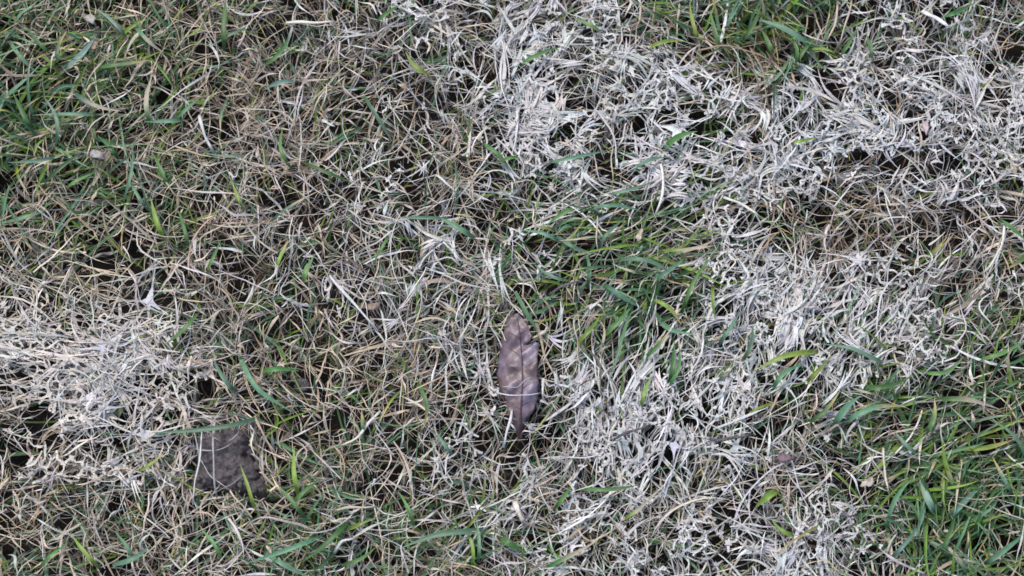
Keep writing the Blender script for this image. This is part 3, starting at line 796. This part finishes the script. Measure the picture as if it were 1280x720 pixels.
# ------------------------------------------------------------------ single blades that can be told apart
TINT = {'b': ((.105, .205, .125), 'bluish-green'), 'd': ((.055, .125, .035), 'dark green'), 'g': ((.085, .185, .055), 'green'),
        'y': ((.19, .285, .05), 'bright yellow-green'), 'p': ((.17, .25, .19), 'pale grey-green')}
def place_phrase(px, py):
    ip, jp = np.array([px]), np.array([py])
    if min(np.hypot(LEAF[:, 0] - px, LEAF[:, 1] - py)) < 28: return 'beside the fallen leaf'
    if min(np.hypot(SOIL[:, 0] - px, SOIL[:, 1] - py)) < 30: return 'at the rim of the soil mound'
    x, y = plan(px, py); _, _, g, wv = fields(np.array([float(x)]), np.array([float(y)]))
    if g[0] > .55: return 'in a thick green tuft'
    if wv[0] > .55: return 'poking out of white mouldy strands'
    if g[0] > .3: return 'among mixed green and dead strands'
    return 'over tan dead straw'
def smooth_path(pts, n):
    pts = np.array(pts, float)
    d = np.concatenate([[0], np.cumsum(np.linalg.norm(np.diff(pts, axis=0), axis=1))]); t = np.linspace(0, d[-1], n)
    q = np.stack([np.interp(t, d, pts[:, k]) for k in range(2)], 1)
    for _ in range(3): q[1:-1] = (q[:-2] + 2 * q[1:-1] + q[2:]) / 4
    return q, d[-1]
rb = np.random.default_rng(77); ROWS = []
def grass_blade(pts, wpx, tint, tip=0, label=None, name='grass_blade', lift=.0055, cat='grass blade'):
    """pts from root to tip"""
    a0, a1 = np.array(pts[0], float), np.array(pts[1], float)
    d0 = (a0 - a1) / np.linalg.norm(a0 - a1)
    pts = [tuple(a0 + d0 * 14)] + list(pts); wpx = wpx * .84         # the root runs on under the straw
    q, ln = smooth_path(pts, 11); ln -= 14
    t = np.linspace(0, 1, 11)
    if len(pts) == 3:                                     # a slight natural sweep
        nrm = np.array([-(q[-1] - q[0])[1], (q[-1] - q[0])[0]]); q = q + nrm[None] * (rb.normal(0, .07) * np.sin(math.pi * t))[:, None]
    x0, y0 = plan(q[:, 0], q[:, 1], .022); H = hmat(x0, y0).max()
    z = H + lift + .005 * np.sin(math.pi * np.clip(t * 1.1, 0, 1)) - .016 * np.clip(1 - t / .22, 0, 1) - .003 * t
    x, y = plan(q[:, 0], q[:, 1], z)
    P = np.stack([x, y, z], -1)[None]
    org = np.array([x[0], y[0], 0.0])
    V = ribbon_skin(P, np.array([wpx * U]), np.array([.22]), 'blade', rb, wide=2, fold=.22)
    VV, F = ribbon_mesh(V)
    c0, word = TINT[tint]
    c = np.array(c0) * (1 + .14 * rb.normal()) * (1 + .06 * rb.normal(size=3))
    tt = t[:, None]
    k = np.clip((tt - (.78 - .25 * tip)) * 4, 0, 1) * (1 if tip else 0) * .9
    cc = c[None] * (1 - k) + np.array((.42, .34, .14) if tip < 2 else (.44, .37, .28))[None] * k
    ob = mesh_np(name, VV - org, F, np.repeat(cc[None], 1, 0).repeat(1, 0)[0].repeat(3, 0), M_GREEN)
    ob.location = org
    if label: tag(ob, label, cat)
    else:
        L = 'long' if ln > 55 else ('short' if ln < 30 else 'slim' if wpx < 6 else 'broad')
        tp = {0: '', 1: ' with a yellowed tip', 2: ' with a withered tip'}[tip]
        ROWS.append((ob, L, word, tp, q[5], math.degrees(math.atan2(-(q[-1] - q[0])[1], (q[-1] - q[0])[0])) % 180,
                     abs((q[5] - (q[0] + q[-1]) / 2) @ np.array([-(q[-1] - q[0])[1], (q[-1] - q[0])[0]])) / (np.linalg.norm(q[-1] - q[0]) ** 2)))
        ob['category'] = cat
    return ob
grass_blade([(312, 526), (282, 534), (235, 539), (188, 541)], 7, 'b', 0, 'long bluish-green blade bridging the top edge of the soil mound', lift=.010)
grass_blade([(316, 628), (309, 605), (300, 580)], 5, 'y', 0, 'thin bright green blade leaning over the cracked side of the soil mound', lift=.008)
grass_blade([(650, 376), (660, 395), (675, 417)], 6.5, 'b', 0, 'broad bluish-green blade brushing the upper lobe of the fallen leaf', lift=.010)
grass_blade([(597, 663), (545, 667), (496, 687)], 8, 'b', 0, 'long arched bluish blade lying alone over straw between leaf and thick tuft')
grass_blade([(425, 662), (404, 684), (377, 703)], 8, 'd', 0, 'long dark green blade crossing close to a bluish blade over straw')
grass_blade([(390, 675), (352, 690), (308, 704)], 7, 'b', 0, 'long bluish blade ending beside a dark green blade over straw')
grass_blade([(238, 402), (224, 418), (205, 431)], 7.5, 'g', 0, 'short broad green blade alone above the cream matted straw')
grass_blade([(305, 458), (318, 486), (367, 516)], 7, 'b', 0, 'bent bluish-green blade kinked over straw above the soil mound')
grass_blade([(1008, 52), (978, 33), (944, 23)], 10, 'b', 0, 'broad bluish blade fanning over the dark tuft beside brown withered stalks')
grass_blade([(1010, 440), (978, 444), (942, 464)], 8, 'y', 0, 'bright yellow-green blade arching from white mould towards the thick tuft')
grass_blade([(962, 620), (944, 634)], 10, 'y', 0, 'stubby bright green blade alone in white mouldy strands')
grass_blade([(636, 676), (656, 689)], 10, 'd', 0, 'stubby dark green blade stuck in straw below the fallen leaf')
grass_blade([(835, 313), (872, 311), (900, 296)], 5, 'y', 2, 'curved yellowing blade sweeping out of the middle green tuft')
BL = [  # root ... tip, width, tint, tip
 ([(85,80),(121,43)],9,'p',0),([(130,83),(188,75)],7,'g',1),([(190,147),(190,95)],8,'g',2),([(115,143),(78,142),(40,144)],6,'b',0),([(100,117),(152,139)],7,'b',2),
 ([(218,150),(180,152)],7,'b',0),([(300,193),(257,192)],5,'p',0),([(281,50),(283,-4)],8,'g',0),([(62,197),(10,203)],5,'b',0),([(62,222),(80,205),(107,187)],6,'d',0),
 ([(76,72),(84,38)],6,'b',1),([(66,168),(55,121)],6,'b',0),([(35,154),(15,113)],7,'d',0),([(156,238),(166,185)],5,'b',0),([(201,288),(188,246)],7,'y',0),
 ([(178,252),(160,222)],5,'b',0),([(45,267),(20,275),(-4,279)],7,'b',0),([(460,128),(477,155),(492,180)],6,'b',0),([(583,292),(545,270)],8,'b',0),([(548,273),(495,272)],5,'b',0),
 ([(383,344),(393,319)],8,'g',0),([(349,327),(360,300)],6,'y',1),([(362,197),(354,158)],6,'g',0),([(358,105),(328,113)],7,'p',0),([(392,208),(420,220),(443,230)],5,'d',0),
 ([(530,84),(507,64)],8,'y',0),([(338,72),(363,42)],7,'g',0),([(290,482),(266,447)],7,'b',0),([(183,582),(207,564)],5,'y',1),([(372,607),(368,558)],7,'y',0),
 ([(372,636),(348,608)],6,'g',0),([(373,624),(402,598)],7,'g',0),([(347,700),(388,722)],7,'b',0),([(116,700),(88,666)],6,'y',0),([(153,699),(188,681)],8,'b',0),
 ([(162,692),(143,664)],6,'b',0),([(524,494),(529,536)],6,'g',1),([(587,698),(578,655)],5,'y',0),([(597,690),(595,648)],5,'b',0),([(453,532),(452,512)],6,'g',1),
 ([(512,647),(497,613)],5,'g',0),([(340,464),(374,464)],7,'g',0),([(560,560),(544,537)],5,'b',0),([(742,34),(716,21)],7,'g',0),([(990,72),(983,40)],6,'g',0),
 ([(840,182),(872,164)],9,'g',0),([(658,78),(703,58)],6,'g',0),([(1188,16),(1217,4)],7,'g',0),([(1282,317),(1257,337)],7,'g',1),([(1258,280),(1284,302)],7,'g',0),
 ([(1000,175),(1022,171)],5,'y',0),([(712,264),(680,284)],6,'g',0),([(733,346),(731,312)],6,'b',0),([(785,329),(847,349)],7,'b',0),([(766,362),(802,385)],8,'b',0),
 ([(823,382),(852,407)],6,'y',1),([(826,345),(856,323)],7,'b',0),([(892,370),(894,400)],5,'y',0),([(838,468),(843,425)],7,'g',0),([(856,379),(868,348),(888,322)],6,'g',0),
 ([(748,262),(802,264)],6,'b',0),([(1100,452),(1066,434),(1028,430)],7,'b',0),([(1049,527),(1076,494)],10,'b',0),([(1066,527),(1132,508)],8,'b',1),([(1158,532),(1168,498)],7,'g',1),
 ([(1213,559),(1270,548)],7,'y',1),([(1165,632),(1149,597)],10,'p',0),([(1236,702),(1284,666)],8,'b',0),([(1180,502),(1250,512)],7,'g',2),([(986,662),(964,648)],7,'y',0),
 ([(690,706),(722,690),(748,675)],6,'g',2),([(788,642),(816,620)],5,'y',2),([(738,610),(800,606)],6,'g',0),([(700,627),(717,604)],6,'g',0),([(835,474),(849,432)],6,'g',0),
 ([(805,498),(814,470)],6,'y',0),([(1115,648),(1140,598)],7,'b',0),([(1192,642),(1230,604)],8,'b',0),([(1140,560),(1118,538)],6,'b',0),([(1195,612),(1180,575)],7,'d',1),
 ([(1222,660),(1248,606)],7,'d',0),([(1178,688),(1196,640)],7,'g',0),([(1205,715),(1170,672)],7,'b',2),([(1262,610),(1240,570)],6,'b',1),([(1120,690),(1150,655)],6,'b',0),
 ([(1018,520),(1050,488)],6,'g',1),([(975,480),(1005,455)],7,'b',0),([(1090,480),(1140,470)],7,'d',0),([(1165,460),(1205,445)],6,'g',0),([(1232,445),(1282,425)],7,'g',0),
 ([(900,52),(888,12)],7,'g',0),([(872,42),(862,2)],6,'y',0),([(930,44),(952,4)],7,'d',0),([(912,26),(930,-4)],6,'b',0),([(1000,72),(1024,40)],6,'g',0),([(962,60),(950,34)],7,'g',0),
 ([(820,60),(858,52)],6,'y',0),([(1055,62),(1072,34)],6,'g',0),([(1088,66),(1082,40)],6,'g',0),([(700,345),(668,330)],6,'b',0),([(690,300),(652,288)],6,'b',0),
 ([(762,412),(792,380)],7,'g',0),([(728,420),(752,392)],6,'y',0),([(812,440),(838,412)],6,'g',1),([(708,300),(748,318)],6,'b',0),([(756,300),(780,274)],6,'b',0),([(640,200),(618,206)],5,'g',0),
 ([(612,188),(640,216)],6,'g',0),([(480,305),(466,330)],5,'g',0),([(300,40),(262,60)],5,'b',0),([(20,60),(48,92)],6,'b',0),([(58,60),(30,30)],6,'d',0),([(150,40),(118,10)],6,'b',0),
 ([(178,40),(205,66)],6,'b',2),([(230,140),(250,122)],6,'b',0),([(140,190),(120,168)],6,'d',0),([(92,230),(120,215)],6,'g',0),([(205,225),(190,190)],6,'g',0),([(232,300),(222,262)],6,'d',0),
 ([(262,330),(276,300)],5,'g',0),([(300,250),(290,226)],5,'y',0),([(480,20),(500,6)],6,'g',0),([(440,700),(470,684)],6,'g',0),([(270,690),(250,660)],5,'g',0),([(60,700),(84,680)],5,'g',0),
 ([(905,420),(925,390)],6,'b',0),([(930,440),(940,405)],6,'b',0),([(1015,470),(1040,445)],6,'y',0),([(800,210),(836,196)],6,'b',0),([(700,200),(760,188)],5,'b',0),([(770,240),(820,226)],5,'b',0)]
for a in BL: grass_blade(*a)

# ------------------------------------------------------------------ single straws, twigs and scraps
def straw(pts, wpx, col, label, lift=.006, name='straw', cat='straw', group=None, mat=None, dip=.008):
    q, ln = smooth_path(pts, 14); t = np.linspace(0, 1, 14)
    dq = np.array([-(q[-1] - q[0])[1], (q[-1] - q[0])[0]]) / (ln + 1e-6)
    q = q + dq[None] * (ln * .03 * np.sin(ln + 3.6 * t) + ln * .006 * np.sin(3 * ln + 11 * t))[:, None]
    wpx = wpx * .8
    x0, y0 = plan(q[:, 0], q[:, 1], .022); H = hmat(x0, y0).max()
    z = H + lift + .002 * np.sin(5 * t + ln) - dip * (np.clip(1 - t / .2, 0, 1) + np.clip((t - .85) / .15, 0, 1))
    x, y = plan(q[:, 0], q[:, 1], z); P = np.stack([x, y, z], -1)
    org = P[0] * np.array((1, 1, 0))
    rad = wpx * U / 2 * (1 + .15 * np.sin(9 * t + ln)) * (1 - .35 * t)
    key = col
    if mat is None and key not in straw.m: straw.m[key] = flat_mat('straw_skin', col, .8, .2, 500, .18)
    ob = tube(name, P, rad, mat or straw.m[key], None, org, 6, .45)
    ob.location = org
    return tag(ob, label, cat, group)
straw.m = {}
PL, CR, GY_ = (.52, .51, .49), (.44, .37, .28), (.34, .32, .30)
straw([(1154, 13), (1168, 22), (1187, 35)], 8, (.72, .69, .66), 'thick short white stalk lying on webbed strands near the dark tuft', .008)
straw([(643, 626), (649, 640), (656, 654)], 9, (.62, .54, .46), 'stubby cream stalk stub below the tip of the fallen leaf', .006)
straw([(250, 540), (247, 580), (243, 632)], 3, PL, 'long pale straw hanging straight across the soil mound', .008)
straw([(267, 522), (269, 560), (271, 622)], 3.6, GY_, 'grey straw running down the middle of the soil mound', .008)
straw([(250, 575), (262, 598), (292, 614)], 2.0, GY_, 'thin grey strand slanting over the lower soil mound', .006)
straw([(244, 562), (272, 562), (292, 553)], 2, GY_, 'fine grey strand crossing the middle of the soil mound', .008)
straw([(300, 530), (297, 542), (285, 552)], 2, GY_, 'fine grey strand at the top corner of the soil mound', .008)
straw([(306, 590), (290, 604), (262, 622)], 1.8, (.22, .20, .19), 'fine dark grey strand curving low on the soil mound', .006)
straw([(316, 540), (314, 556), (322, 575)], 3, (.58, .54, .44), 'cream strand curled along the cracked edge of the soil mound', .008)
straw([(620, 492), (645, 493), (676, 491)], 2.2, PL, 'thin white strand lying straight across the fallen leaf', .012)
straw([(639, 512), (636, 530), (631, 560)], 4.5, PL, 'white strand rising over the lower edge of the fallen leaf', .008)
straw([(628, 482), (648, 484), (655, 475), (668, 472)], 2, GY_, 'fine looping strand over the middle of the fallen leaf', .012)
straw([(622, 420), (630, 402), (636, 392)], 2.4, CR, 'tan strand along the upper rim of the fallen leaf', .010)
straw([(250, 144), (256, 166), (266, 192)], 5.5, PL, 'flat pale straw lying slanted beside the leafy green patch', .007)
straw([(544, 219), (558, 228), (573, 241)], 4, PL, 'short white straw pointing at the mouldy strands over tan straw', .007)
straw([(357, 30), (385, 28), (418, 25)], 6, (.60, .55, .48), 'flat pale straw bundle stalk lying level over tan straw', .007)
straw([(1257, 278), (1256, 304), (1242, 330), (1226, 342)], 4, (.62, .58, .50), 'curved cream straw hooked beside a green-tipped blade', .008)
straw([(746, 268), (745, 292), (749, 316)], 3, CR, 'upright tan straw standing in the middle green tuft', .010)
straw([(474, 513), (455, 532), (446, 550), (428, 558)], 5, (.60, .56, .50), 'branching pale straw curving over dead grass beside the fallen leaf', .007)
straw([(410, 346), (428, 368), (448, 382), (474, 412)], 5, PL, 'long bent white straw on the dead grass above the soil lumps', .007)
straw([(418, 692), (428, 676), (444, 672)], 5, PL, 'white hooked straw beside the crossing green blades', .006)
straw([(418, 640), (440, 634), (472, 632)], 4.5, CR, 'tan straw lying level over dead grass near the crossing blades', .007)
straw([(905, 245), (930, 258), (950, 272)], 5, (.60, .56, .48), 'cream straw slanting across brown dead grass', .007)
straw([(1046, 2), (1044, 26), (1034, 54)], 4.5, CR, 'tan stalk drooping down through the dark tuft', .009)
straw([(1063, 0), (1058, 30), (1050, 60)], 3.5, CR, 'slim tan stalk drooping next to another stalk in the dark tuft', .009)
straw([(1106, 560), (1104, 590), (1110, 618)], 4, (.52, .46, .38), 'pale upright stalk in the thick tuft beside grey matted strands', .010)
straw([(872, 62), (906, 52), (950, 66), (968, 84)], 3, (.30, .22, .15), 'brown bent stalk arching below the dark tuft', .009)
straw([(936, 60), (956, 84), (962, 140)], 3, (.28, .21, .15), 'brown drooping stalk hanging below the dark tuft onto white strands', .009)
straw([(915, 55), (940, 72), (954, 120)], 2.6, (.26, .19, .14), 'thin brown stalk drooping beside the brown bent stalk', .008)
straw([(826, 205), (828, 235), (820, 270)], 5, (.64, .60, .52), 'cream straw running down through white webbed strands', .007)
M_TWIG = flat_mat('twig_bark', (.10, .088, .098), .85, .2, 350, .4)
straw([(686, 368), (704, 358), (729, 351)], 4.5, None, 'dark grey-purple twig poking from the middle green tuft', .008, 'twig', 'twig', None, M_TWIG)
straw([(886, 549), (900, 553), (914, 548), (938, 542)], 5.5, None, 'dark knotted twig lying on felted white strands', .009, 'twig', 'twig', None, M_TWIG)
straw([(768, 550), (786, 540), (812, 530)], 4.5, None, 'thin dark twig slanting across the combed white streak', .008, 'twig', 'twig', None, M_TWIG)
straw([(1052, 638), (1060, 646), (1072, 642)], 5, None, 'short dark twig stub among cream strands near the thick tuft', .008, 'twig', 'twig', None, M_TWIG)

def scrap(px, py, rx, ry, ang, col, z, label):
    pts = []
    for k in range(14):
        a = k / 14 * 6.283; rr = 1 + .22 * math.sin(3 * a + px) + .15 * math.sin(5 * a + py)
        ex, ey = math.cos(a) * rx * rr, math.sin(a) * ry * rr
        pts.append((px + ex * math.cos(R(ang)) - ey * math.sin(R(ang)), py + ex * math.sin(R(ang)) + ey * math.cos(R(ang))))
    x, y = plan(px, py, z); org = (float(x), float(y), z)
    zf = lambda u, v: z + .00010 * ((u - px) * math.cos(R(ang)) + (v - py) * math.sin(R(ang))) + .0022 * math.sin((u - px) * .28 + (v - py) * .2)
    ob = sheet('leaf_scrap', pts, zf, 3, flat_mat('scrap_skin', col, .7, .3, 260, .3), .0004, None, org)
    ob.location = org
    return tag(ob, label, 'leaf scrap')
scrap(463, 383, 15, 4, -5, (.25, .18, .14), .016, 'orange-brown leaf scrap tucked under the long bent white straw')
scrap(799, 294, 8, 3.5, -70, (.38, .32, .25), .026, 'tan leaf scrap standing up in the middle green tuft')
scrap(1157, 158, 9, 3.5, 80, (.42, .33, .33), .024, 'pinkish curled leaf scrap among webbed white strands')
scrap(981, 572, 11, 5, 5, (.15, .105, .115), .022, 'purple-brown leaf scrap at the edge between green tuft and white strands')
scrap(112, 23, 9, 5, 25, (.32, .29, .25), .020, 'beige leaf scrap in the leafy green patch near a pale green blade')
scrap(116, 57, 7, 4, -30, (.24, .17, .12), .022, 'brown leaf scrap behind the broad pale green blade')
scrap(119, 193, 12, 5, 10, (.30, .275, .26), .024, 'grey-brown leaf scrap lying in the green patch over dead strands')
scrap(318, 475, 7, 4, 40, (.26, .18, .12), .020, 'brown leaf scrap near the kinked bluish blade')
scrap(1085, 603, 9, 5, -25, (.38, .33, .28), .020, 'cream leaf scrap caught in the thick green tuft')

# ------------------------------------------------------------------ say which blade is which
MARKS = [((285, 575), 'the grey soil mound'), ((650, 470), 'the fallen leaf'), ((707, 359), 'the grey-purple twig'), ((912, 548), 'the knotted dark twig'),
         ((790, 540), 'the thin slanting twig'), ((1062, 642), 'the dark twig stub'), ((372, 480), 'the two soil lumps'), ((1170, 24), 'the thick white stalk'),
         ((650, 640), 'the cream stalk stub'), ((463, 383), 'the orange-brown scrap'), ((799, 294), 'the upright tan scrap'), ((1157, 158), 'the pinkish scrap'),
         ((981, 572), 'the purple-brown scrap'), ((112, 23), 'the beige scrap'), ((119, 193), 'the grey-brown scrap'), ((1085, 603), 'the cream scrap'),
         ((916, 60), 'the brown bent stalk'), ((1044, 30), 'the drooping tan stalks'), ((1246, 318), 'the hooked cream straw'), ((1106, 590), 'the pale upright stalk'),
         ((256, 168), 'the slanted pale straw'), ((558, 230), 'the short white straw'), ((388, 28), 'the level pale straw'), ((930, 258), 'the slanting cream straw'),
         ((826, 236), 'the cream straw in the webbing'), ((400, 684), 'the crossing long blades'), ((545, 668), 'the lone arched blade'), ((222, 418), 'the lone short blade'),
         ((976, 448), 'the arching yellow-green blade'), ((950, 628), 'the stubby bright blade'), ((872, 310), 'the curved yellowing blade')]
def zone(px, py):
    x, y = plan(px, py); _, _, g, wv = fields(np.array([float(x)]), np.array([float(y)]))
    if g[0] > .55: return 'in thick green grass'
    if wv[0] > .55: return 'amid white strands'
    return 'in mixed grass' if g[0] > .3 else 'over dead straw'
def mark(p): return min(MARKS, key=lambda m: math.hypot(m[0][0] - p[0], m[0][1] - p[1]))[1]
forms = [lambda o, L, w, tp, p, a, b: f'{L} {w} grass blade{tp} {zone(*p)} near {mark(p)}',
         lambda o, L, w, tp, p, a, b: f"{L} {'curved' if b > .035 else 'straight'} {w} grass blade{tp} {zone(*p)} near {mark(p)}"]
ROWS = [(o_, L_, w_, tp_.replace(' with a ', ', '), p_, a_, b_) for o_, L_, w_, tp_, p_, a_, b_ in ROWS]
bpy.context.view_layer.update()
labs = [forms[0](*r_) for r_ in ROWS]
labs = [forms[1](*r_) if labs.count(l_) > 1 else l_ for r_, l_ in zip(ROWS, labs)]
labs = [l_ if len(l_.replace('-', ' ').split()) <= 16 else l_.replace('in thick green grass ', '').replace('amid white strands ', '').replace('over dead straw ', '').replace('in mixed grass ', '') for l_ in labs]
for l_ in set(l for l in labs if labs.count(l) > 1):
    ix = sorted([i for i, l in enumerate(labs) if l == l_], key=lambda i: max(ROWS[i][0].dimensions))
    sz = [max(ROWS[i][0].dimensions) for i in ix]
    if len(ix) <= 3 and all(b / a > 1.08 for a, b in zip(sz, sz[1:])):
        for i, w_ in zip(ix, ['shorter', 'longer'] if len(ix) == 2 else ['shortest', 'middling', 'longest']):
            labs[i] = w_ + ' ' + ' '.join(l_.split(' ')[1:])
for r_, l_ in zip(ROWS, labs):
    tag(r_[0], l_, None, 'single green grass blades' if labs.count(l_) == 1 else l_.replace('blade', 'blades'))
